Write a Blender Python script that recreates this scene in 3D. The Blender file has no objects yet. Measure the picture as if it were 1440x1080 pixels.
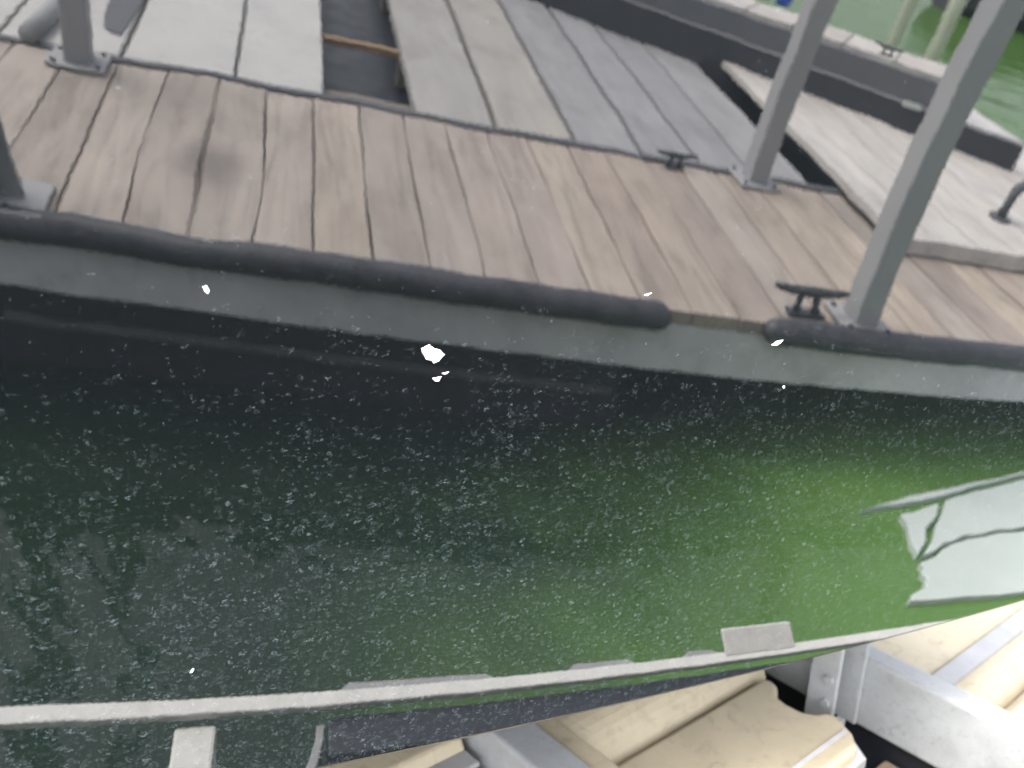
import bpy, bmesh, math, random
import numpy as np
from mathutils import Vector, Matrix
random.seed(7)
R = math.radians
SC = bpy.context.scene
COL = SC.collection

# ------------------------------------------------------------------ solved place
# world: x to the left along the dock, y away from the boat over the dock, z up; dock top at z = 0
PAR = [1225.78369, -0.0530687038, 0.272895188, 0.528638046, 0.496787262, -0.000222735843, -0.00304801058, 0.303288526, 0.00260970164, 0.0150673374, -0.0861114138, -0.0562289652, 0.812160586, 0.860913897, 0.970184876, 0.89578752, 0.145721401, 0.149841017, -0.303322751, 0.1758478]
F_PX, G1, G3, N1, N2, QA, QB, QC, K1, K2, K3, K4, CAMH, PSI, CAME, DOCKL, OFF, HF, K5, K6 = PAR
unit = lambda v: v / np.linalg.norm(v)
g = unit(np.array([G1, 1., G3]))
n0 = unit(np.array([N1, N2, -1.]))
e1 = unit(np.cross(n0, g)); e2 = np.cross(e1, n0)
if e2 @ g > 0: e2 = -e2
fw = unit(np.array([0, 0, 1.]) - g * g[2]); rt = np.cross(g, fw)
if rt[0] < 0: rt = -rt
AX = np.cos(PSI) * fw + np.sin(PSI) * rt
AY = np.cos(PSI) * rt - np.sin(PSI) * fw
def dirw(c): return np.array([-(c @ AX), c @ AY, -(c @ g)])          # camera frame -> world direction
CAM = np.array([0, -CAME, CAMH])
def ptw(c): return CAM + dirw(c)
def V(X, y, z): return Vector((-X, y, z))                            # dock coordinates -> world

# ------------------------------------------------------------------ camera, sky, sun, exposure
cam_d = bpy.data.cameras.new('camera'); cam = bpy.data.objects.new('camera', cam_d); COL.objects.link(cam)
cx, cy, cz = dirw(np.array([1., 0, 0])), dirw(np.array([0, -1., 0])), dirw(np.array([0, 0, -1.]))
cam.matrix_world = Matrix(((cx[0], cy[0], cz[0], CAM[0]), (cx[1], cy[1], cz[1], CAM[1]), (cx[2], cy[2], cz[2], CAM[2]), (0, 0, 0, 1)))
cam_d.sensor_width = 36; cam_d.lens = F_PX / 1440 * 36
cam_d.clip_start = .01; cam_d.clip_end = 1000
cam_d.dof.use_dof = True; cam_d.dof.focus_distance = .63; cam_d.dof.aperture_fstop = 7.0
SC.camera = cam

SUN_EL, SUN_AZ = 62, 62          # azimuth measured from +y towards world +x
w = bpy.data.worlds.new('World'); SC.world = w; w.use_nodes = True
nt = w.node_tree; bg = nt.nodes['Background']
sky = nt.nodes.new('ShaderNodeTexSky'); sky.sky_type = 'NISHITA'; sky.sun_disc = False
sky.sun_elevation = R(SUN_EL); sky.sun_rotation = R(SUN_AZ)
sky.air_density = 1.0; sky.dust_density = 4.0; sky.ozone_density = .6
hs = nt.nodes.new('ShaderNodeHueSaturation'); hs.inputs['Saturation'].default_value = .35
nt.links.new(sky.outputs[0], hs.inputs['Color']); nt.links.new(hs.outputs[0], bg.inputs[0])
bg.inputs[1].default_value = .15
sd = bpy.data.lights.new('sun', 'SUN'); sd.energy = .5; sd.angle = R(20); sd.color = (1, .95, .88)
so = bpy.data.objects.new('sun', sd); COL.objects.link(so)
sv = Vector((math.sin(R(SUN_AZ)) * math.cos(R(SUN_EL)), math.cos(R(SUN_AZ)) * math.cos(R(SUN_EL)), math.sin(R(SUN_EL))))
so.rotation_euler = (-sv).to_track_quat('-Z', 'Y').to_euler(); so.location = sv * 30
vs = SC.view_settings; vs.view_transform = 'Standard'; vs.look = 'None'; vs.gamma = 1; vs.exposure = 2.95
SC.cycles.volume_bounces = 2

# ------------------------------------------------------------------ helpers
def tag(o, label=None, cat=None, group=None, kind=None):
    for k, v in (('label', label), ('category', cat), ('group', group), ('kind', kind)):
        if v: o[k] = v
    return o
def empty(name, loc=(0, 0, 0), **k):
    o = bpy.data.objects.new(name, None); COL.objects.link(o); o.location = loc; o.empty_display_size = .05
    return tag(o, **k)
def link(name, me, mat, parent=None, smooth=False, loc=None):
    if mat and not me.materials: me.materials.append(mat)
    if smooth: me.shade_smooth()
    o = bpy.data.objects.new(name, me); COL.objects.link(o)
    if loc is not None: o.location = loc
    if parent:
        o.parent = parent
        o.matrix_parent_inverse = Matrix.Translation(-parent.location)
    return o
def obj(name, bm, mat, parent=None, bevel=0, seg=2, smooth=False):
    bmesh.ops.recalc_face_normals(bm, faces=bm.faces)
    if bevel: bmesh.ops.bevel(bm, geom=[e for e in bm.edges if e.calc_face_angle(0) > .5], offset=bevel, segments=seg, affect='EDGES', profile=.5)
    me = bpy.data.meshes.new(name); bm.to_mesh(me); bm.free()
    return link(name, me, mat, parent, smooth)
def box(bm, x0, x1, y0, y1, z0, z1):
    """dock coordinates"""
    vs = [bm.verts.new(V(x, y, z)) for x in (x0, x1) for y in (y0, y1) for z in (z0, z1)]
    for f in ((0, 1, 3, 2), (4, 6, 7, 5), (0, 4, 5, 1), (2, 3, 7, 6), (0, 2, 6, 4), (1, 5, 7, 3)): bm.faces.new([vs[i] for i in f])
def prism(bm, pts, axis, a, b):
    """closed outline pts swept along axis 'x' (pts = (y,z)) or 'z' (pts = (X,y))"""
    mk = (lambda p, t: V(t, p[0], p[1])) if axis == 'x' else ((lambda p, t: V(p[0], p[1], t)) if axis == 'z' else (lambda p, t: V(p[0], t, p[1])))
    A = [bm.verts.new(mk(p, a)) for p in pts]; B = [bm.verts.new(mk(p, b)) for p in pts]
    n = len(pts)
    for i in range(n): bm.faces.new((A[i], A[(i + 1) % n], B[(i + 1) % n], B[i]))
    bm.faces.new(A); bm.faces.new(B[::-1])
def tube(bm, pts, r, seg=10, cap=True):
    rings = []
    for i, p in enumerate(pts):
        p = Vector(p); d = (Vector(pts[min(i + 1, len(pts) - 1)]) - Vector(pts[max(i - 1, 0)])).normalized()
        u = d.orthogonal().normalized() if i == 0 else (rings[-1][1] - d * rings[-1][1].dot(d)).normalized()
        q = d.cross(u); rr = r[i] if isinstance(r, (list, tuple)) else r
        rings.append(([bm.verts.new(p + (u * math.cos(t) + q * math.sin(t)) * rr) for t in [2 * math.pi * k / seg for k in range(seg)]], u))
    for a, b in zip(rings, rings[1:]):
        for k in range(seg): bm.faces.new((a[0][k], a[0][(k + 1) % seg], b[0][(k + 1) % seg], b[0][k]))
    if cap:
        bm.faces.new(rings[0][0][::-1]); bm.faces.new(rings[-1][0])
NEW = bmesh.new

# ------------------------------------------------------------------ materials
class NT:
    def __init__(s, name):
        s.m = bpy.data.materials.new(name); s.m.use_nodes = True; s.t = s.m.node_tree
        s.b = s.t.nodes['Principled BSDF']; s.out = s.t.nodes['Material Output']
    def n(s, ty, **kw):
        x = s.t.nodes.new(ty)
        for k, v in kw.items():
            if k.startswith('i_'): x.inputs[k[2:].replace('_', ' ')].default_value = v
            elif k.startswith('k_'): x.inputs[int(k[2:])].default_value = v
            else: setattr(x, k, v)
        return x
    def l(s, a, b): s.t.links.new(a, b)
    def coord(s, kind='Object'): return s.n('ShaderNodeTexCoord').outputs[kind]
    def mapping(s, vec, scale=(1, 1, 1), loc=(0, 0, 0)):
        m = s.n('ShaderNodeMapping'); m.inputs['Scale'].default_value = scale; m.inputs['Location'].default_value = loc; s.l(vec, m.inputs[0]); return m.outputs[0]
    def noise(s, vec, scale, detail=3, rough=.5, dist=0, out='Fac'):
        x = s.n('ShaderNodeTexNoise'); x.inputs['Scale'].default_value = scale; x.inputs['Detail'].default_value = detail
        x.inputs['Roughness'].default_value = rough; x.inputs['Distortion'].default_value = dist; s.l(vec, x.inputs['Vector']); return x.outputs[out]
    def ramp(s, fac, stops):
        r = s.n('ShaderNodeValToRGB'); e = r.color_ramp.elements
        while len(e) < len(stops): e.new(.5)
        for el, (p, c) in zip(e, stops): el.position = p; el.color = (*c, 1) if len(c) == 3 else c
        s.l(fac, r.inputs[0]); return r.outputs[0]
    def math(s, op, a, b=0, clamp=False):
        m = s.n('ShaderNodeMath', operation=op, use_clamp=clamp)
        for i, v in enumerate((a, b)):
            if isinstance(v, (int, float)): m.inputs[i].default_value = v
            else: s.l(v, m.inputs[i])
        return m.outputs[0]
    def mrange(s, v, a, b, c=0, d=1, smooth=True):
        m = s.n('ShaderNodeMapRange', interpolation_type='SMOOTHSTEP' if smooth else 'LINEAR')
        for i, x in zip((1, 2, 3, 4), (a, b, c, d)): m.inputs[i].default_value = x
        s.l(v, m.inputs[0]); return m.outputs[0]
    def mix(s, fac, a, b, mode='MIX'):
        m = s.n('ShaderNodeMix', data_type='RGBA', blend_type=mode)
        for i, v in ((0, fac), (6, a), (7, b)):
            if isinstance(v, (int, float)): m.inputs[i].default_value = v
            elif isinstance(v, tuple): m.inputs[i].default_value = (*v, 1)
            else: s.l(v, m.inputs[i])
        return m.outputs[2]
    def bump(s, h, strength, dist):
        b = s.n('ShaderNodeBump'); b.inputs['Strength'].default_value = strength; b.inputs['Distance'].default_value = dist
        s.l(h, b.inputs['Height']); s.l(b.outputs[0], s.b.inputs['Normal'])
    def rnd(s): return s.n('ShaderNodeObjectInfo').outputs['Random']
    def set(s, **k):
        for a, v in k.items():
            i = s.b.inputs[a.replace('_', ' ')]
            if isinstance(v, (int, float)): i.default_value = v
            elif isinstance(v, tuple): i.default_value = (*v, 1)
            else: s.l(v, i)
        return s.m

def m_hull():
    s = NT('black_gelcoat'); co = s.coord('Object'); geo = s.n('ShaderNodeNewGeometry')
    # dried water spots: broken outlines of droplet-sized islands
    sep = s.n('ShaderNodeSeparateXYZ'); s.l(co, sep.inputs[0])
    st = s.mapping(co, (.82, .82, 1.15))
    # density: dense low on the topsides, thinning upwards, patchy
    patch = s.noise(co, 9, 3, .6)
    fine = s.noise(co, 70, 2, .6)
    hgt = s.mrange(sep.outputs['Z'], .76, .44, 0, 1)
    dens = s.math('ADD', s.math('MULTIPLY', hgt, .62), s.math('ADD', s.math('MULTIPLY', patch, .55), s.math('MULTIPLY', fine, .75)))
    dm = s.mrange(dens, .60, 1.25, .0, .88)
    wob = s.noise(st, 420, 2, .5, 0, 'Color')
    a0 = s.n('ShaderNodeVectorMath', operation='SUBTRACT'); s.l(wob, a0.inputs[0]); a0.inputs[1].default_value = (.5, .5, .5)
    a1 = s.n('ShaderNodeVectorMath', operation='SCALE'); s.l(a0.outputs[0], a1.inputs[0]); a1.inputs['Scale'].default_value = .0055
    a2 = s.n('ShaderNodeVectorMath', operation='ADD'); s.l(st, a2.inputs[0]); s.l(a1.outputs[0], a2.inputs[1]); wv = a2.outputs[0]
    masks = []
    for sc, off, gain, rmin, rmax in ((165, 0, 1.0, .10, .40), (250, 1.7, .95, .08, .38), (380, 4.1, .8, .08, .36)):
        v = s.mapping(wv, (1, 1, 1), (off, off * 2, off))
        vo = s.n('ShaderNodeTexVoronoi', feature='F1'); vo.inputs['Scale'].default_value = sc; vo.inputs['Randomness'].default_value = .95; s.l(v, vo.inputs['Vector'])
        cs = s.n('ShaderNodeSeparateColor'); s.l(vo.outputs['Color'], cs.inputs[0])
        rad = s.mrange(cs.outputs[1], 0, 1, rmin, rmax, False)
        d = s.math('SUBTRACT', vo.outputs['Distance'], rad)
        ring = s.mrange(s.math('ABSOLUTE', d), .03, .10, 1, 0)
        fill = s.mrange(d, -.05, .02, .13, 0)
        brk = s.mrange(s.noise(v, sc * 2.6, 1.5, .5), .42, .60, .04, 1)
        pres = s.mrange(s.math('SUBTRACT', dm, cs.outputs[0]), -.03, .06, 0, 1)
        amp = s.math('MULTIPLY', s.mrange(cs.outputs[2], 0, 1, .3, 1), gain)
        masks.append(s.math('MULTIPLY', s.math('MULTIPLY', s.math('MAXIMUM', s.math('MULTIPLY', ring, brk), fill), pres), amp))
    spots = s.math('MAXIMUM', s.math('MAXIMUM', masks[0], masks[1]), masks[2])
    # specks of dust everywhere
    vo = s.n('ShaderNodeTexVoronoi', feature='F1'); vo.inputs['Scale'].default_value = 260; s.l(co, vo.inputs['Vector'])
    speck = s.math('MULTIPLY', s.mrange(vo.outputs['Distance'], .10, .22, 1, 0), s.mrange(s.n_sep(vo.outputs['Color']), .90, .97, 0, .8))
    film = s.math('MULTIPLY', s.mrange(sep.outputs['Z'], .75, .42, 0, 1), s.mrange(patch, .2, .8, .6, 1))
    fac = s.math('ADD', s.math('MULTIPLY', spots, SPOT), s.math('ADD', s.math('MULTIPLY', speck, SPOT * .6), s.math('ADD', s.math('MULTIPLY', film, .006), .004)), clamp=True)
    # orange-peel
    nv = s.noise(co, 320, 2, .5, 0, 'Color'); nv2 = s.noise(co, 28, 1, .5, 0, 'Color')
    def pert(c, k):
        a = s.n('ShaderNodeVectorMath', operation='SUBTRACT'); s.l(c, a.inputs[0]); a.inputs[1].default_value = (.5, .5, .5)
        b = s.n('ShaderNodeVectorMath', operation='SCALE'); s.l(a.outputs[0], b.inputs[0]); b.inputs['Scale'].default_value = k; return b.outputs[0]
    a = s.n('ShaderNodeVectorMath', operation='ADD'); s.l(pert(nv, .0024), a.inputs[0]); s.l(pert(nv2, .0035), a.inputs[1])
    b = s.n('ShaderNodeVectorMath', operation='ADD'); s.l(geo.outputs['Normal'], b.inputs[0]); s.l(a.outputs[0], b.inputs[1])
    c = s.n('ShaderNodeVectorMath', operation='NORMALIZE'); s.l(b.outputs[0], c.inputs[0])
    s.l(c.outputs[0], s.b.inputs['Normal'])
    s.set(Base_Color=(.0025, .003, .0035), Roughness=0.0, IOR=HULL_IOR)
    df = s.n('ShaderNodeBsdfDiffuse'); df.inputs['Color'].default_value = (.56, .68, .74, 1)
    mx = s.n('ShaderNodeMixShader'); s.l(fac, mx.inputs[0]); s.l(s.b.outputs[0], mx.inputs[1]); s.l(df.outputs[0], mx.inputs[2]); s.l(mx.outputs[0], s.out.inputs[0])
    return s.m
def _sep(s, c):
    x = s.n('ShaderNodeSeparateColor'); s.l(c, x.inputs[0]); return x.outputs[0]
NT.n_sep = _sep
SPOT, HULL_IOR = .076, 2.15

def m_wood(name, stops, gscale=1.0, dark=.5, rough=.8, dark_patch=False):
    """weathered board, grain along y, each board its own shade"""
    s = NT(name); rnd = s.rnd(); co = s.coord('Object')
    cmb = s.n('ShaderNodeCombineXYZ'); s.l(s.math('MULTIPLY', rnd, 37.0), cmb.inputs[0]); s.l(s.math('MULTIPLY', rnd, 11.0), cmb.inputs[1]); s.l(s.math('MULTIPLY', rnd, 5.0), cmb.inputs[2])
    ad = s.n('ShaderNodeVectorMath', operation='ADD'); s.l(co, ad.inputs[0]); s.l(cmb.outputs[0], ad.inputs[1]); v = ad.outputs[0]
    grain = s.noise(s.mapping(v, (26 * gscale, 2.6 * gscale, 30)), 1.0, 4, .6, 1.2)
    blot = s.noise(s.mapping(v, (7, 3.5, 5)), 1.0, 4, .6, .4)
    base = s.ramp(rnd, stops)
    g2 = s.ramp(grain, [(.28, (dark,) * 3), (.48, (.95,) * 3), (.70, (1.06,) * 3)])
    c1 = s.mix(1.0, base, g2, 'MULTIPLY')
    c2 = s.mix(1.0, c1, s.ramp(blot, [(.28, (.80, .78, .77)), (.5, (.97, .97, .97)), (.75, (1.10, 1.09, 1.07))]), 'MULTIPLY')
    if dark_patch:  # soft dark patch at one fixed spot across the boards
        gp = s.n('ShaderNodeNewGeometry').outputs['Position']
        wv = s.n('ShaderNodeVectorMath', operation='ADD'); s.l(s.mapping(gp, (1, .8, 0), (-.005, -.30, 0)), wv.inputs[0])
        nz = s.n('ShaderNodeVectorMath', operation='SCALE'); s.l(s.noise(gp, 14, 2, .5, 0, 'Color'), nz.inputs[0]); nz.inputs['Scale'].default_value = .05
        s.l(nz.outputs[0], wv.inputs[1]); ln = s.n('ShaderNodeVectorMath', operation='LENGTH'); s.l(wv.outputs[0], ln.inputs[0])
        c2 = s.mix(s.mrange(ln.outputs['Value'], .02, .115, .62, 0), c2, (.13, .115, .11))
    s.set(Base_Color=c2, Roughness=rough, IOR=1.4)
    s.bump(grain, .35, .004)
    return s.m
def m_plain(name, col, rough=.5, metal=0, var=.25, scale=14, bump=0, ior=1.45, dirt=0):
    s = NT(name); co = s.coord('Object')
    n = s.noise(co, scale, 5, .6, .3)
    c = s.ramp(n, [(.25, tuple(x * (1 - var) for x in col)), (.55, col), (.8, tuple(min(1, x * (1 + var * .6)) for x in col))])
    if dirt:
        d1 = s.mrange(s.noise(co, scale * 3.1, 6, .72, 1.2), .50, .74, 0, dirt)
        d2 = s.mrange(s.noise(s.mapping(co, (30, 220, 220)), 1, 3, .6), .66, .74, 0, dirt * .6)
        c = s.mix(s.math('MAXIMUM', d1, d2), c, tuple(x * y for x, y in zip(col, (.42, .40, .36))))
    s.set(Base_Color=c, Roughness=s.mrange(n, .3, .7, rough * .85, min(1, rough * 1.2)), Metallic=metal, IOR=ior)
    if bump: s.bump(s.noise(co, scale * 6, 4, .6), .4, bump)
    return s.m
def m_water():
    """clear-ish surface: part green silt with its lit side painted in, part seen through to the bed, with sky reflections"""
    s = NT('green_water'); co = s.coord('Object')
    h = s.math('ADD', s.noise(co, 2.2, 3, .55, .6), s.math('MULTIPLY', s.noise(co, 9, 2, .5, .3), .25))
    c = s.ramp(s.noise(co, .7, 3, .5), [(.3, (.09, .20, .03)), (.7, (.115, .24, .045))])
    s.t.nodes.remove(s.b)
    bp = s.n('ShaderNodeBump'); bp.inputs['Strength'].default_value = .55; bp.inputs['Distance'].default_value = .028; s.l(h, bp.inputs['Height'])
    df = s.n('ShaderNodeBsdfDiffuse'); s.l(c, df.inputs[0])
    tr = s.n('ShaderNodeBsdfTransparent'); tr.inputs[0].default_value = (.75, .92, .6, 1)
    gl = s.n('ShaderNodeBsdfGlossy'); gl.inputs['Roughness'].default_value = .03; s.l(bp.outputs[0], gl.inputs['Normal'])
    fr = s.n('ShaderNodeFresnel'); fr.inputs[0].default_value = 1.33; s.l(bp.outputs[0], fr.inputs['Normal'])
    m1 = s.n('ShaderNodeMixShader'); 
    sp = s.n('ShaderNodeSeparateXYZ'); s.l(co, sp.inputs[0])
    painted_lit = s.math('ADD', s.math('ADD', s.math('MULTIPLY', sp.outputs['X'], -1.0), s.math('MULTIPLY', s.math('MINIMUM', sp.outputs['Y'], .1), -.9)), s.math('MULTIPLY', s.math('SUBTRACT', s.noise(co, 1.3, 3, .55, .5), .5), 1.6))
    s.l(s.mrange(painted_lit, .75, 2.15, MURK, .8), m1.inputs[0]); s.l(tr.outputs[0], m1.inputs[1]); s.l(df.outputs[0], m1.inputs[2])  # more diffuse green to the right paints in water lit from the open side
    m2 = s.n('ShaderNodeMixShader'); s.l(fr.outputs[0], m2.inputs[0]); s.l(m1.outputs[0], m2.inputs[1]); s.l(gl.outputs[0], m2.inputs[2]); s.l(m2.outputs[0], s.out.inputs[0])
    vp = s.n('ShaderNodeVolumePrincipled'); vp.inputs['Color'].default_value = (.05, .14, .075, 1); vp.inputs['Density'].default_value = 6.0
    s.l(vp.outputs[0], s.out.inputs['Volume'])
    return s.m
MURK = .0
M = {}
M['hull'] = m_hull()
M['bottom'] = m_plain('hull_bottom_paint', (.02, .022, .025), .35, 0, .3, 8)
M['deck'] = m_plain('boat_deck_gelcoat', (.7, .7, .68), .3, 0, .05, 6)
M['chip'] = m_plain('exposed_white_gelcoat', (.93, .93, .92), .6, 0, .05, 500)
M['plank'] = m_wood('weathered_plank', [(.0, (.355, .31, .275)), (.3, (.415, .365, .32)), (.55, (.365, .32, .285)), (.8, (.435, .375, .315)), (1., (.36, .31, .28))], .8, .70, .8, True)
M['tan_plank'] = m_wood('newer_tan_plank', [(.0, (.335, .28, .245)), (.3, (.415, .355, .295)), (.55, (.345, .285, .25)), (.8, (.44, .375, .305)), (1., (.375, .32, .29))], .8, .66)
M['grey_plank'] = m_wood('grey_deck_board', [(.0, (.29, .29, .30)), (.4, (.335, .335, .35)), (.7, (.375, .36, .33)), (1., (.31, .31, .325))], .6, .88, .75)
M['pale_plank'] = m_wood('pale_deck_board', [(.0, (.50, .465, .43)), (.5, (.57, .54, .50)), (1., (.53, .52, .52))], .8, .75, .75)
M['panel'] = m_plain('pale_deck_panel', (.49, .48, .46), .6, 0, .12, 5, .001, 1.45, .35)
M['rubber'] = m_plain('black_rubber', (.06, .062, .07), .42, 0, .45, 20, .0015)
M['float_black'] = m_plain('black_float_plastic', (.012, .014, .02), .45, 0, .3, 10)
M['fascia_pale'] = m_plain('pale_fascia_board', (.78, .78, .765), .7, 0, .15, 6, .001)
M['fascia'] = m_plain('grey_fascia_board', (.64, .63, .64), .7, 0, .25, 4, .001, 1.45, .4)
M['dark_trim'] = m_plain('dark_grey_edge', (.09, .095, .105), .55, 0, .3, 12)
M['post'] = m_plain('grey_painted_aluminium', (.32, .32, .325), .5, 0, .08, 5)
M['alu'] = m_plain('galvanised_aluminium', (.30, .305, .31), .5, .0, .16, 22, .0006, 1.45, .45)
M['strip'] = m_plain('cream_tube', (.62, .61, .57), .45, 0, .12, 30, .0004, 1.45, .35)
M['tan'] = m_plain('tan_float_plastic', (.40, .34, .238), .62, 0, .16, 9, .0012, 1.45, .45)
M['grey_edge'] = m_plain('plain_grey_edge', (.28, .275, .275), .6, 0, .25, 18)  # plain grey used for float edge strips, flange scraps and the block end
M['rust'] = m_plain('rusty_lower_flange', (.16, .12, .085), .85, 0, .5, 16, .002)
M['stringer'] = m_plain('orange_timber', (.36, .24, .14), .8, 0, .2, 12)
M['dullstringer'] = m_plain('dull_timber', (.22, .20, .17), .8, 0, .2, 12)
M['rim'] = m_plain('worn_float_rim', (.085, .082, .078), .6, 0, .5, 9)
M['cleat'] = m_plain('black_cast_iron', (.05, .055, .06), .45, 0, .3, 30)
M['sheet'] = m_plain('reflection_trim_white', (.44, .49, .455), .75, 0, .05, 10)  # pale tone of the modelled water reflection, shared with marker and rail
M['blue'] = m_plain('blue_plastic', (.03, .12, .55), .4, 0, .1, 10)
M['charcoal'] = m_plain('charcoal_boards', (.045, .048, .055), .7, 0, .3, 8, .001)
M['slate'] = m_plain('slate_boards', (.12, .125, .135), .7, 0, .2, 8, .001)
M['piling'] = m_plain('pale_piling', (.72, .68, .60), .7, 0, .15, 6)
M['water'] = m_water()
M['bed'] = m_plain('green_silt_bed', (.15, .34, .045), .9, 0, .35, 1.3)

# ------------------------------------------------------------------ water
WZ = -.31
bm = NEW(); box(bm, -300, 300, -300, 300, WZ - .9, WZ)
tag(obj('water', bm, M['water']), kind='structure')
bm = NEW(); bm.faces.new([bm.verts.new(p) for p in ((-400, -400, WZ - .8), (400, -400, WZ - .8), (400, 400, WZ - .8), (-400, 400, WZ - .8))])
tag(obj('lake_bed', bm, M['bed']), kind='structure')

# ------------------------------------------------------------------ the boat
P0 = np.array([0, 0, .6])
DENT = -.00016
def hull_pt(u, v, lift=0.0):
    q = .5 * (QA * u * u + 2 * QB * u * v + QC * v * v) + K1 * u**3 + K2 * u * u * v + K3 * u * v * v + K4 * v**3 + K5 * v**4 + K6 * u * v**3
    qu = QA * u + QB * v + 3 * K1 * u * u + 2 * K2 * u * v + K3 * v * v + K6 * v**3
    qv = QB * u + QC * v + K2 * u * u + 2 * K3 * u * v + 3 * K4 * v * v + 4 * K5 * v**3 + 3 * K6 * u * v * v
    q += DENT * math.exp(-((u + .200)**2 / (2 * .016**2) + (v - .140)**2 / (2 * .021**2)))
    c = P0 + u * e1 + v * e2 + q * n0
    nn = unit(n0 - qu * e1 - qv * e2)
    return Vector(ptw(c + nn * lift)), Vector(dirw(nn))
vbot = lambda u: .04106 * min(u, .95)**2 - .07938 * min(u, .95) - .3068 - (.0014 * max(0, u - .95))
boat = empty('boat', V(.4, -2.3, .2), label='glossy black boat hull with dried water spots and white paint chips', cat='boat')
UU = np.linspace(-2.2, 1.02, 461); NV = 150
bm = NEW(); grid = []
for u in UU:
    vb = vbot(u)
    col = []
    for j in range(NV + 1):
        v = vb + (.46 - vb) * j / NV
        col.append(bm.verts.new(hull_pt(u, v)[0]))
    grid.append(col)
for i in range(len(UU) - 1):
    for j in range(NV): bm.faces.new((grid[i][j], grid[i][j + 1], grid[i + 1][j + 1], grid[i + 1][j]))
bm.normal_update()
if sum((f.normal.y for f in bm.faces)) < 0: bmesh.ops.reverse_faces(bm, faces=bm.faces)
me = bpy.data.meshes.new('hull'); bm.to_mesh(me)
bot = [c[0].co.copy() for c in grid]; top = [c[-1].co.copy() for c in grid]; bm.free()
hull = link('hull', me, M['hull'], boat, True)
# rolled lower edge and vee bottom running in to the keel
bm = NEW(); rows = []
for p in bot:
    k = Vector((p.x, -2.6, .14))
    rows.append([bm.verts.new(q) for q in (p, p + Vector((0, -.0012, -.0022)), p + Vector((0, -.006, -.004)), p.lerp(k, .5) + Vector((0, 0, -.01)), k)])
for a, b in zip(rows, rows[1:]):
    for j in range(4): bm.faces.new((a[j], a[j + 1], b[j + 1], b[j]))
obj('hull_bottom', bm, M['bottom'], boat)
bm = NEW(); rows = []
for p in top:
    rows.append([bm.verts.new(q) for q in (p, p + Vector((0, .012, .004)), p + Vector((0, .014, .03)), p + Vector((0, -.02, .04)), Vector((p.x, -2.6, p.z + .09)))])
for a, b in zip(rows, rows[1:]):
    for j in range(4): bm.faces.new((a[j], a[j + 1], b[j + 1], b[j]))
obj('deck', bm, M['deck'], boat)

def cam_uv(X, y, z):
    """hull parameters of a dock-coordinate point near the surface"""
    d = np.array([X, y, z]) - np.array([0, -CAME, CAMH])
    c = d[0] * AX + d[1] * AY - d[2] * g
    return (c - P0) @ e1, (c - P0) @ e2
def flake(X, y, z, pts, h=.0006, edge=.55):
    """irregular chip: raised broken rim and slightly dished middle, sitting on the hull"""
    u0, v0 = cam_uv(X, y, z); bm = NEW()
    n = len(pts); cxm = sum(p[0] for p in pts) / n; cym = sum(p[1] for p in pts) / n
    A = [bm.verts.new(hull_pt(u0 + a * .001, v0 + b * .001, .00005)[0]) for a, b in pts]
    B = [bm.verts.new(hull_pt(u0 + (cxm + (a - cxm) * .9) * .001, v0 + (cym + (b - cym) * .9) * .001, h)[0]) for a, b in pts]
    C_ = [bm.verts.new(hull_pt(u0 + (cxm + (a - cxm) * .45) * .001, v0 + (cym + (b - cym) * .45) * .001, h * (.5 + .5 * random.random()))[0]) for a, b in pts]
    for i in range(n):
        j = (i + 1) % n
        bm.faces.new((A[i], A[j], B[j], B[i])); bm.faces.new((B[i], B[j], C_[j], C_[i]))
    bm.faces.new(C_)
    return obj('paint_chip', bm, M['chip'], boat)
def rough(pts, k=2, amp=.25):
    for _ in range(k):
        o = []
        for i, p in enumerate(pts):
            q = pts[(i + 1) % len(pts)]; o += [p, ((p[0] + q[0]) / 2 + random.uniform(-amp, amp), (p[1] + q[1]) / 2 + random.uniform(-amp, amp))]
        pts = o; amp *= .6
    return pts
flake(.317, -1.42, .681, rough([(-8, 3.6), (-2.5, 6.2), (1, 3.2), (5.5, 1.8), (9, -1.6), (5.5, -6), (1.6, -7.5), (-.4, -5), (-4, -4.2), (-6.6, .2)]), .0009)
flake(.322, -1.421, .663, rough([(-3, .2), (3.4, 1), (2, -2.2), (-.6, -2.2)], 2, .2))
flake(.3275, -1.4195, .6665, rough([(-2.4, -.2), (2.8, .5), (1, -.8), (-1, -.9)], 1, .1))
flake(.181, -1.445, .727, rough([(-2, 1.6), (0, 2.6), (1.6, -.6), (.8, -2.6), (-1, -1)], 1, .2))
flake(.471, -1.376, .716, rough([(-3, -.8), (0, .5), (3.4, .9), (1, -.3), (-.4, -1.4)], 1, .15))
flake(.604, -1.351, .672, rough([(-6, -1.8), (-1.5, 1.2), (5.4, 2), (3.6, 0), (-.5, -2.6)], 1, .25))
flake(.624, -1.353, .632, rough([(-1.3, .4), (.4, 1.4), (1.3, -.4), (0, -1.2)], 1, .15))
flake(.175, -1.482, .468, rough([(-1.4, -1.2), (.6, 1.8), (1.4, 1.2), (0, -1.2)], 1, .15))

# ------------------------------------------------------------------ boat lift with tan floats under the hull
lift = empty('boat_lift', V(.8, -1.6, -.2), label='tan plastic floats in a pale aluminium lift frame under the black hull', cat='boat lift')
def part(name, mat, fn, parent, bevel=0, seg=2, smooth=False):
    bm = NEW(); fn(bm); return obj(name, bm, mat, parent, bevel, seg, smooth)
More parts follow.
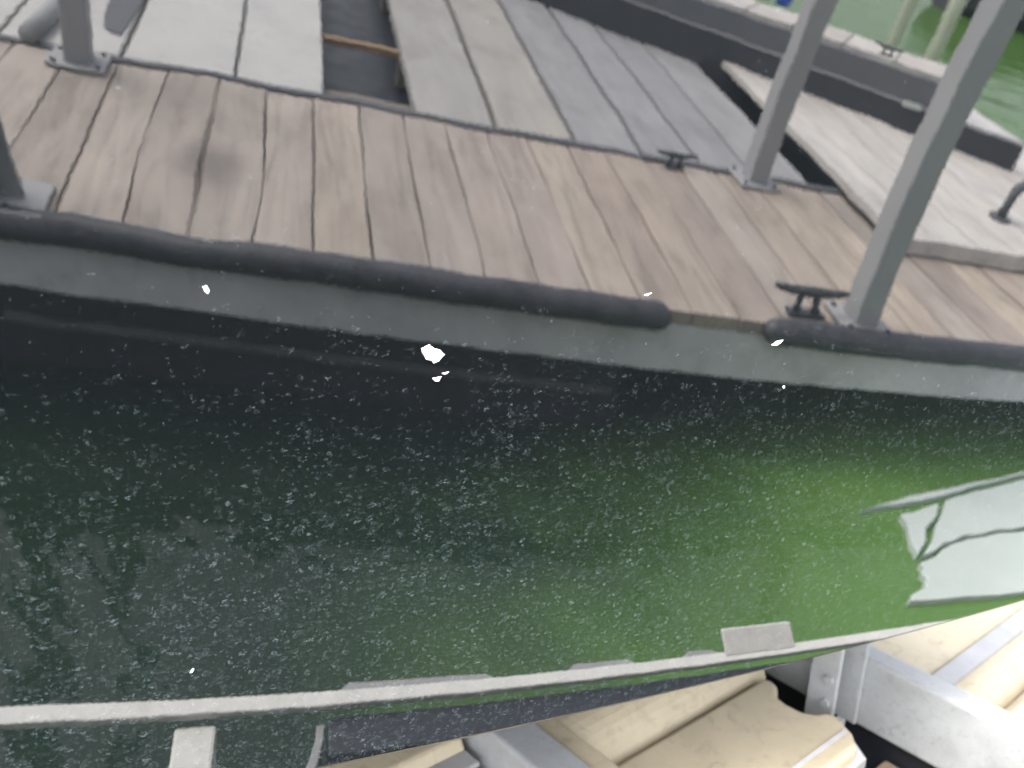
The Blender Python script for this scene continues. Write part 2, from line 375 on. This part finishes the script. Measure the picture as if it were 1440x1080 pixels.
# side beam parallel to the dock (a square tube), reflected low in the hull
part('side_beam', M['strip'], lambda b: box(b, -2.5, 3.6, -1.141, -1.121, .092, .100), lift, .002)
def cross(x0, x1, z0, z1, ya=-2.9, yb=-1.147): return part('cross_beam', M['alu'], lambda b: box(b, x0, x1, ya, yb, z0, z1), lift, .006, 3)
cross(1.175, 1.218, -.015, .10)
cross(.612, .672, -.01, .10, -2.9, -1.38)
part('cross_beam', M['strip'], lambda b: box(b, .110, .157, -2.9, -1.1425, -.03, .088), lift, .004)
cross(-.46, -.415, -.03, .086)
cross(-1.03, -.985, -.03, .086); cross(1.78, 1.823, -.015, .10); cross(2.36, 2.403, -.015, .10)
# bracket post under the hull on the first cross beam
def brk(b):
    prism(b, [(1.118, -1.545), (1.118, -1.500), (1.126, -1.500), (1.126, -1.537), (1.165, -1.537), (1.165, -1.486), (1.173, -1.486), (1.173, -1.545)], 'z', -.01, .17)
part('bracket', M['alu'], brk, lift, .002)
part('bracket_leg', M['alu'], lambda b: box(b, 1.121, 1.137, -1.5, -1.487, -.035, .012), lift, .002)
for yy, zz in ((-1.512, .035), (-1.512, .075)):
    bm = NEW(); tube(bm, [V(1.117, yy, zz), V(1.111, yy, zz)], .007, 6); obj('bolt', bm, M['alu'], lift)
for xx, zz in ((1.145, .03), (1.145, .08)):
    bm = NEW(); tube(bm, [V(xx, -1.5365, zz), V(xx, -1.530, zz)], .006, 6); obj('bolt', bm, M['alu'], lift)
# upright plate on the side beam that shows in the hull
part('mounting_plate', M['strip'], lambda b: prism(b, [(-1.132, .1005), (-1.126, .1005), (-1.094, .119), (-1.099, .122)], 'x', .832, .945), lift, .002)
# black block with a grey lower board beside the side beam, seen low in the hull
part('block', M['float_black'], lambda b: box(b, .285, 1.12, -1.196, -1.1435, .02, .086), lift, .004)  # black block filling the gap beside the side beam
part('block_end', M['grey_edge'], lambda b: prism(b, [(.272, -1.148), (.282, -1.148), (.281, -1.17), (.274, -1.20), (.262, -1.23), (.240, -1.30), (.226, -1.30), (.250, -1.23), (.264, -1.195), (.271, -1.17)], 'z', .0, .082), lift, .002)
part('block_board', M['slate'], lambda b: box(b, .285, 1.12, -1.285, -1.199, .02, .060), lift, .004)
part('gap_shade_block', M['float_black'], lambda b: box(b, 1.19, 1.233, -2.0, -1.2, -.75, -.02), lift)  # added black block, stands in for the deep shade between the floats
# floats
def float_part(outline, x0, x1, notch=None):
    bm = NEW(); prism(bm, outline, 'x', x0, x1)
    return obj('float', bm, M['tan'], lift, .006, 3, False)
def arc(cy_, cz_, r, a0, a1, n=8): return [(cy_ + r * math.cos(R(a0 + (a1 - a0) * i / n)), cz_ + r * math.sin(R(a0 + (a1 - a0) * i / n))) for i in range(n + 1)]
LOW = -.75
# far float of the middle cell: round-shouldered, stands higher
def roundfloat(ya, yb, zt, r): return [(ya, LOW), (yb, LOW), (yb, zt - r)] + arc(yb - r, zt - r, r, 0, 90, 10)[1:] + [(ya + .02, zt), (ya, zt - .02)]
float_part(roundfloat(-1.98, -1.60, .088, .075), .69, 1.10)
# near float of the middle cell with its notched end, as an outline seen from above
def notched(bm):
    out = [(.69, -1.594), (1.072, -1.594), (1.080, -1.584), (1.074, -1.568), (1.050, -1.553), (1.046, -1.535), (1.048, -1.512), (1.060, -1.497), (1.078, -1.489), (1.082, -1.475), (1.064, -1.441), (1.040, -1.42), (.69, -1.42)]
    prism(bm, out, 'z', LOW, .05)
part('float', M['tan'], notched, lift, .008, 3)
part('float', M['tan'], lambda b: prism(b, [(-1.417, LOW), (-1.30, LOW), (-1.30, .0), (-1.32, .018), (-1.40, .018), (-1.417, .01)], 'x', .69, 1.03), lift, .008, 3)
part('edge_strip', M['grey_edge'], lambda b: prism(b, [(-1.452, .046), (-1.450, .0535), (-1.414, .026), (-1.414, .012)], 'x', .70, 1.058), lift)
# right cell, beyond the first cross beam
float_part([(-1.98, LOW), (-1.436, LOW), (-1.436, .03), (-1.442, .05), (-1.97, .05), (-1.98, .04)], 1.235, 1.76)
float_part(roundfloat(-1.434, -1.352, .045, .045), 1.235, 1.76)
part('edge_strip', M['grey_edge'], lambda b: prism(b, [(-1.438, .045), (-1.436, .056), (-1.408, .052), (-1.408, .04)], 'x', 1.24, 1.755), lift)
float_part(roundfloat(-1.346, -1.25, .045, .035), 1.235, 1.76)
# left cell
float_part([(-2.05, LOW), (-1.72, LOW), (-1.72, .06), (-1.73, .075), (-2.04, .075), (-2.05, .06)], .33, .60)
float_part(roundfloat(-1.716, -1.30, .05, .03), .33, .60)
part('edge_strip', M['grey_edge'], lambda b: box(b, .335, .60, -1.722, -1.69, .052, .060), lift, .003)
part('float_flange', M['tan'], lambda b: box(b, .676, .707, -2.0, -1.3, -.02, .092), lift, .004)
for a in (1.83, 2.41):
    float_part(roundfloat(-1.98, -1.44, .05, .03), a, a + .52); float_part(roundfloat(-1.434, -1.25, .05, .04), a, a + .52)
part('lower_flange', M['rust'], lambda b: box(b, 1.15, 1.185, -1.44, -1.14, -.10, -.05), lift, .004)
# scraps of tan flange just beyond the side beam
for x0, x1 in ((.30, .50), (.60, .70), (.77, .83), (-2.4, -.9)):
    part('beam_flange', M['grey_edge'], lambda b: prism(b, [(x0, -1.120), (x1, -1.120), (x1 - .012, -1.111), (x0 + .012, -1.109)], 'z', .085, .097), lift)

# ------------------------------------------------------------------ finger dock
dock = empty('finger_dock', V(.8, .45, WZ), label='weathered plank finger dock with black rubber bumper and grey fascia', cat='dock')
Wp = .14
pv = []
for k in range(8):
    bm = NEW(); box(bm, .0028, Wp - .0028, .0, DOCKL - .004, -.032, 0)
    bmesh.ops.subdivide_edges(bm, edges=[e for e in bm.edges if abs((e.verts[0].co - e.verts[1].co).y) > .3], cuts=7)
    for v in bm.verts:
        v.co.x += .0012 * math.sin(v.co.y * 9 + k * 2) + random.uniform(-.0011, .0011); v.co.z += .0012 * math.sin(v.co.y * 5 + k)
    bmesh.ops.recalc_face_normals(bm, faces=bm.faces)
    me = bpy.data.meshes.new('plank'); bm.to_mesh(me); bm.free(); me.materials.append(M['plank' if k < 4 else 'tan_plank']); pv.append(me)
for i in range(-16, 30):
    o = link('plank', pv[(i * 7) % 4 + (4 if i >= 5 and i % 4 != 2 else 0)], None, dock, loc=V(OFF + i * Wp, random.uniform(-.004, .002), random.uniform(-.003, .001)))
for a, b in ((-2.2, 4.4),):
    part('fascia_board', M['fascia'], lambda bm: box(bm, a, b, .001, .030, -.15, -.034), dock, .003)
# D-section rubber bumpers with rounded ends
def bumper(a, b):
    pts = []
    L = [a - 0.0, a + .012, a + .03, a + .05, b - .05, b - .03, b - .012, b]
    rr = [.010, .023, .030, .032, .032, .030, .023, .010]
    bm = NEW(); tube(bm, [V(x, -.006, -.018) for x in L], rr, 16)
    return obj('bumper', bm, M['rubber'], dock, 0, 2, True)
bumper(-2.2, 1.20); bumper(1.475, 4.4)
for a, b in ((-2.2, -.45), (-.43, 1.12), (3.3, 4.4)):
    def fb(bm):
        prism(bm, [(.02, -.80), (.85, -.80), (.85, -.152), (.02, -.152)], 'x', a, b)
    part('float_box', M['float_black'], fb, dock, .02, 3)
    part('float_rim', M['rim'], lambda bm: box(bm, a + .03, b - .03, .008, .022, -.226, -.212), dock, .002)
part('edge_angle', M['dark_trim'], lambda bm: box(bm, -2.2, 4.4, DOCKL + .001, DOCKL + .034, -.06, .006), dock, .003)
part('joist', M['dullstringer'], lambda bm: box(bm, -2.2, 4.4, .80, .84, -.15, -.034), dock, .003)

def post(X, y, label, h=2.3, wd=.072, plate=(.155, .135), dy=0):
    e = empty('dock_post', V(X, y, 0), label=label, cat='post', group='square posts standing on the finger dock')
    part('shaft', M['post'], lambda bm: box(bm, X - wd / 2, X + wd / 2, y - wd / 2, y + wd / 2, .008, h), e, .006, 3)
    part('base_plate', M['post'], lambda bm: box(bm, X - plate[0] / 2, X + plate[0] / 2, y - plate[1] / 2 + dy, y + plate[1] / 2 + dy, .0015, .012), e, .003)
    for sx in (-1, 1):
        for sy in (-1, 1):
            bm = NEW(); tube(bm, [V(X + sx * .058, y + sy * .052 + dy, .0125), V(X + sx * .058, y + sy * .052 + dy, .02)], .007, 6); obj('bolt', bm, M['dark_trim'], e)
    return e
post(-.372, .84, 'grey square post on the far plank edge beside the pale panels')
pD = post(-.418, .045, 'grey square post at the bumper edge, nearest the left of the picture', plate=(.26, .135), dy=.0)
post(1.825, .868, 'grey square post standing where planks meet the grey boards, behind the small far cleat')
post(1.795, .05, 'grey square post by the bumper, beside the large black cleat')

part('gusset', M['post'], lambda bm: prism(bm, [(-.381, .0125), (-.335, .0125), (-.345, .06), (-.381, .26)], 'y', .04, .05), pD)

def cleat(X, y, s, label, z=0, ang=0):
    e = empty('mooring_cleat', label=label, cat='cleat', group='black horn cleats')
    bm = NEW()
    L = [-.125, -.10, -.05, 0, .05, .10, .125]
    tube(bm, [V(a * s, 0, (.062 + .010 * (abs(a) / .125)**2) * s) for a in L], [.006 * s, .010 * s, .013 * s, .015 * s, .013 * s, .010 * s, .006 * s], 10)
    obj('horn', bm, M['cleat'], e, smooth=True)
    for d in (-.032, .032):
        bm = NEW(); tube(bm, [V(d * s, 0, .010 * s), V(d * s * .95, 0, .03 * s), V(d * s * .9, 0, .058 * s)], [.014 * s, .010 * s, .012 * s], 10); obj('leg', bm, M['cleat'], e, smooth=True)
    part('foot', M['cleat'], lambda bm: box(bm, -.06 * s, .06 * s, -.02 * s, .02 * s, .002, .012 * s), e, .003)
    e.location = V(X, y, z); e.rotation_euler = (0, 0, R(-ang))
cleat(1.625, .055, .92, 'large black horn cleat beside the bumper-side post')
cleat(1.515, .865, .62, 'small black horn cleat on the far edge of the planks')

# ------------------------------------------------------------------ grey board walkway and pale panels beyond
wk = empty('grey_walkway', V(1.4, 2, WZ), label='wide grey boards running away beyond the plank dock', cat='walkway')
edges = [.606, .89, 1.172, 1.43, 1.652, 1.86, 2.10]
for a, b in zip(edges, edges[1:]):
    gp = .012 if a < 1.5 else .007
    part('plank', M['grey_plank'], lambda bm: box(bm, a + gp, b - gp, DOCKL + .045, 4.2, -.05, -.004), wk, .003)
for y in (1.6, 2.6, 3.6): part('bearer', M['dullstringer'], lambda bm: box(bm, .62, 2.09, y, y + .06, -.16, -.052), wk)
part('stringer', M['dullstringer'], lambda bm: box(bm, .30, .63, 1.13, 1.165, -.10, -.065), wk)
part('stringer', M['stringer'], lambda bm: box(bm, .30, .63, 1.62, 1.65, -.06, -.035), wk)
part('float_box', M['float_black'], lambda bm: box(bm, -1.6, 1.1, .99, 2.9, -.7, -.17), wk, .02)
pw = empty('pale_walkway', V(-.4, 2, WZ), label='pale smooth panels with dark seams beyond the left dock post', cat='walkway')
for a, b, c, d in ((.052, .313, .018, .313), (-.27, .042, -.30, .006), (-.60, -.284, -.62, -.314), (-1.3, -.612, -1.3, -.632)):
    part('panel', M['panel'], lambda bm: prism(bm, [(a, DOCKL + .045), (b, DOCKL + .045), (d, 3.2), (c, 3.2)], 'z', -.04, .002), pw, .004)
part('bearer', M['dark_trim'], lambda bm: box(bm, -1.3, .30, 1.0, 3.1, -.16, -.042), pw)
bm = NEW(); prism(bm, [(-.40, 1.62), (-.375, 1.25), (-.35, 1.13), (-.30, 1.10), (-.285, 1.62)], 'z', .003, .009)  # flat dark grey patch on the pale panel
tag(obj('grey_patch', bm, M['dark_trim'], None, .002), 'flat dark grey patch on the pale panel right of the left dock post', 'mat')
pp = empty('grey_pipe', V(-.5, 1.0, .03), label='short grey pipe lying on the pale panels behind the left post', cat='pipe')
bm = NEW(); tube(bm, [V(-.515, .90, .03), V(-.49, 1.5, .035)], .026, 14); obj('tube', bm, M['post'], pp, smooth=True)

# ------------------------------------------------------------------ pale board deck to the right
sdk = empty('side_deck', V(2.8, 1.3, WZ), label='pale narrow boards of the side deck right of the posts', cat='deck')
xs = [2.185 + .165 * i for i in range(9)]
for i, a in enumerate(xs):
    part('plank', M['pale_plank'], lambda bm: box(bm, a + .004, a + .161, .525, 2.6, .02, .05), sdk, .003)
part('fascia_board', M['pale_plank'], lambda bm: box(bm, 2.185, 3.68, .50, .522, .003, .052), sdk, .003)
part('float_box', M['float_black'], lambda bm: box(bm, 2.30, 3.6, .95, 2.6, -.7, -.04), sdk, .01)

# ------------------------------------------------------------------ raised dark walkway set askew
rw = empty('raised_walkway', V(2.5, 2.2, WZ), label='dark boarded walkway edge running askew beyond the pale deck', cat='walkway')
pa, pb = np.array([.7, 3.25]), np.array([3.55, 1.10])
dv = unit(pb - pa); nv = np.array([-dv[1], dv[0]])
if nv[1] < 0: nv = -nv
def skew(bm, s0, s1, d0, d1, z0, z1):
    q = [pa + dv * s + nv * d for s, d in ((s0, d0), (s1, d0), (s1, d1), (s0, d1))]
    prism(bm, [tuple(p) for p in q], 'z', z0, z1)
LW = 3.2
part('fascia_board', M['charcoal'], lambda bm: skew(bm, 0, LW, 0, .03, -.28, .148), rw, .003)
part('fascia_board', M['slate'], lambda bm: skew(bm, 0, LW - .36, .005, .035, .16, .262), rw, .003)
part('edge_strip', M['post'], lambda bm: skew(bm, 0, LW, -.004, .03, .149, .159), rw)
part('marker', M['sheet'], lambda bm: skew(bm, LW - .52, LW - .44, -.012, -.005, .143, .166), rw)
nb = 12
for i in range(nb):
    part('plank', M['pale_plank'], lambda bm: skew(bm, i * LW * .88 / nb + .004, (i + 1) * LW * .88 / nb - .004, .04, .36, .255, .285), rw, .003)

# small things on it
bu = empty('bucket', V(2.55, 2.44, .286), label='small blue bucket on the dark raised walkway', cat='bucket')
bm = NEW(); tube(bm, [V(2.55, 2.44, .287), V(2.55, 2.44, .36)], [.036, .048], 16); obj('tub', bm, M['blue'], bu, smooth=True)
bm = NEW(); tube(bm, [V(2.55 + .05 * math.cos(t), 2.44, .35 + .045 * math.sin(t)) for t in np.linspace(0, math.pi, 9)], .004, 6); obj('handle', bm, M['dark_trim'], bu)
ho = empty('hose', V(2.47, 2.5, .286), label='small black coil of hose left of the blue bucket', cat='hose')
bm = NEW(); tube(bm, [V(2.46 + .05 * math.cos(t), 2.53 + .05 * math.sin(t), .298 + .0022 * t) for t in np.linspace(0, 18, 80)], .012, 8); obj('coil', bm, M['cleat'], ho, smooth=True)
cleat(2.77, 1.79, .55, 'small black cleat on the pale boards of the raised dark walkway', .287, -37)
mp = empty('mooring_pole', V(2.78, .79, .05), label='dark bent pole standing on the pale side deck at far right', cat='pole')
bm = NEW(); tube(bm, [V(2.80, .79, .052), V(2.82, .79, .15), V(2.90, .80, .24), V(3.05, .82, .27)], .017, 10); obj('pipe', bm, M['dark_trim'], mp, smooth=True)
bm = NEW(); tube(bm, [V(2.80, .79, .051), V(2.80, .79, .06)], .04, 12); obj('foot', bm, M['dark_trim'], mp)
for X, y, lab in ((5.16, 5.22, 'pale thin piling in the green water, left of its pair'), (4.98, 4.42, 'pale thin piling in the green water, nearer the tall dock post')):
    pi = empty('piling', V(X, y, WZ), label=lab, cat='piling', group='pale pilings standing in the water')
    bm = NEW(); tube(bm, [V(X, y, WZ - .75), V(X, y, .9), V(X, y, 1.8)], [.055, .05, .048], 12); obj('shaft', bm, M['piling'], pi, smooth=True)
    bm = NEW(); tube(bm, [V(X, y, 1.8), V(X, y, 1.83), V(X, y, 1.9)], [.058, .055, .012], 12); obj('cap', bm, M['dark_trim'], pi)
mb = empty('moored_boat', V(8.6, 8.1, WZ), label='low dark boat moored far off on the green water', cat='boat')
bm = NEW(); rr_ = []
for t in np.linspace(0, 1, 9):
    wd = .55 * math.sin(math.pi * min(1, .25 + t * .75)) ** .6 if t < 1 else .03
    X = 7.6 + 2.6 * t
    rr_.append([bm.verts.new(V(X, 8.1 + a * wd, WZ + b)) for a, b in ((-1, .42 + .1 * t), (-.8, .1), (0, -.15), (.8, .1), (1, .42 + .1 * t))])
for a, b in zip(rr_, rr_[1:]):
    for k in range(5): bm.faces.new((a[k], a[(k + 1) % 5], b[(k + 1) % 5], b[k]))
bm.faces.new(rr_[0]); bm.faces.new(rr_[-1][::-1]); obj('hull', bm, M['charcoal'], mb)
part('rail', M['sheet'], lambda b: prism(b, [(7.7, 7.62), (9.4, 7.62), (9.4, 8.58), (7.7, 8.58)], 'z', WZ + .50, WZ + .55), mb, .01)

# ------------------------------------------------------------------ pale reflection in the water, modelled as flat sheets
def sheet(out, z0, z1, label):
    bm = NEW(); prism(bm, out, 'z', z0, z1)
    o = obj('water_reflection', bm, M['sheet'], None, .004); tag(o, label, 'float', 'pale water reflections modelled as sheets beside the boat')
def wav(pts, amp=.012):
    out = []
    for p, q in zip(pts, pts[1:] + pts[:1]):
        for t in (0, .25, .5, .75):
            out.append((p[0] + (q[0] - p[0]) * t + random.uniform(-amp, amp) * (t > 0), p[1] + (q[1] - p[1]) * t + random.uniform(-amp, amp) * (t > 0)))
    return out
sheet(wav([(1.835, -.315), (1.985, -.275), (1.78, -.49)], .006), WZ - .03, WZ + .02, 'small three-cornered pale reflection in the water, modelled as a sheet between two larger ones')
sheet(wav([(2.015, -.262), (2.55, -.14), (3.4, -.05), (3.4, -.36), (2.20, -.415), (1.965, -.428), (1.795, -.495)], .008), WZ - .03, WZ + .02, 'large pale reflection in the water, modelled as a sheet on the dock side, edged by a thin pale sliver')
sheet(wav([(1.765, -.525), (1.965, -.448), (2.20, -.436), (3.4, -.38), (3.4, -.70), (1.965, -.73), (1.65, -.672), (1.735, -.60)], .008), WZ - .03, WZ + .02, 'large pale reflection in the water, modelled as a pad nearest the boat hull')
sheet(wav([(1.726, -.287), (1.966, -.222), (2.38, -.138), (3.2, -.02), (3.2, -.04), (2.38, -.15), (1.966, -.247)], .002), WZ - .03, WZ + .015, 'long thin sliver of the modelled pale reflection along the sheets')
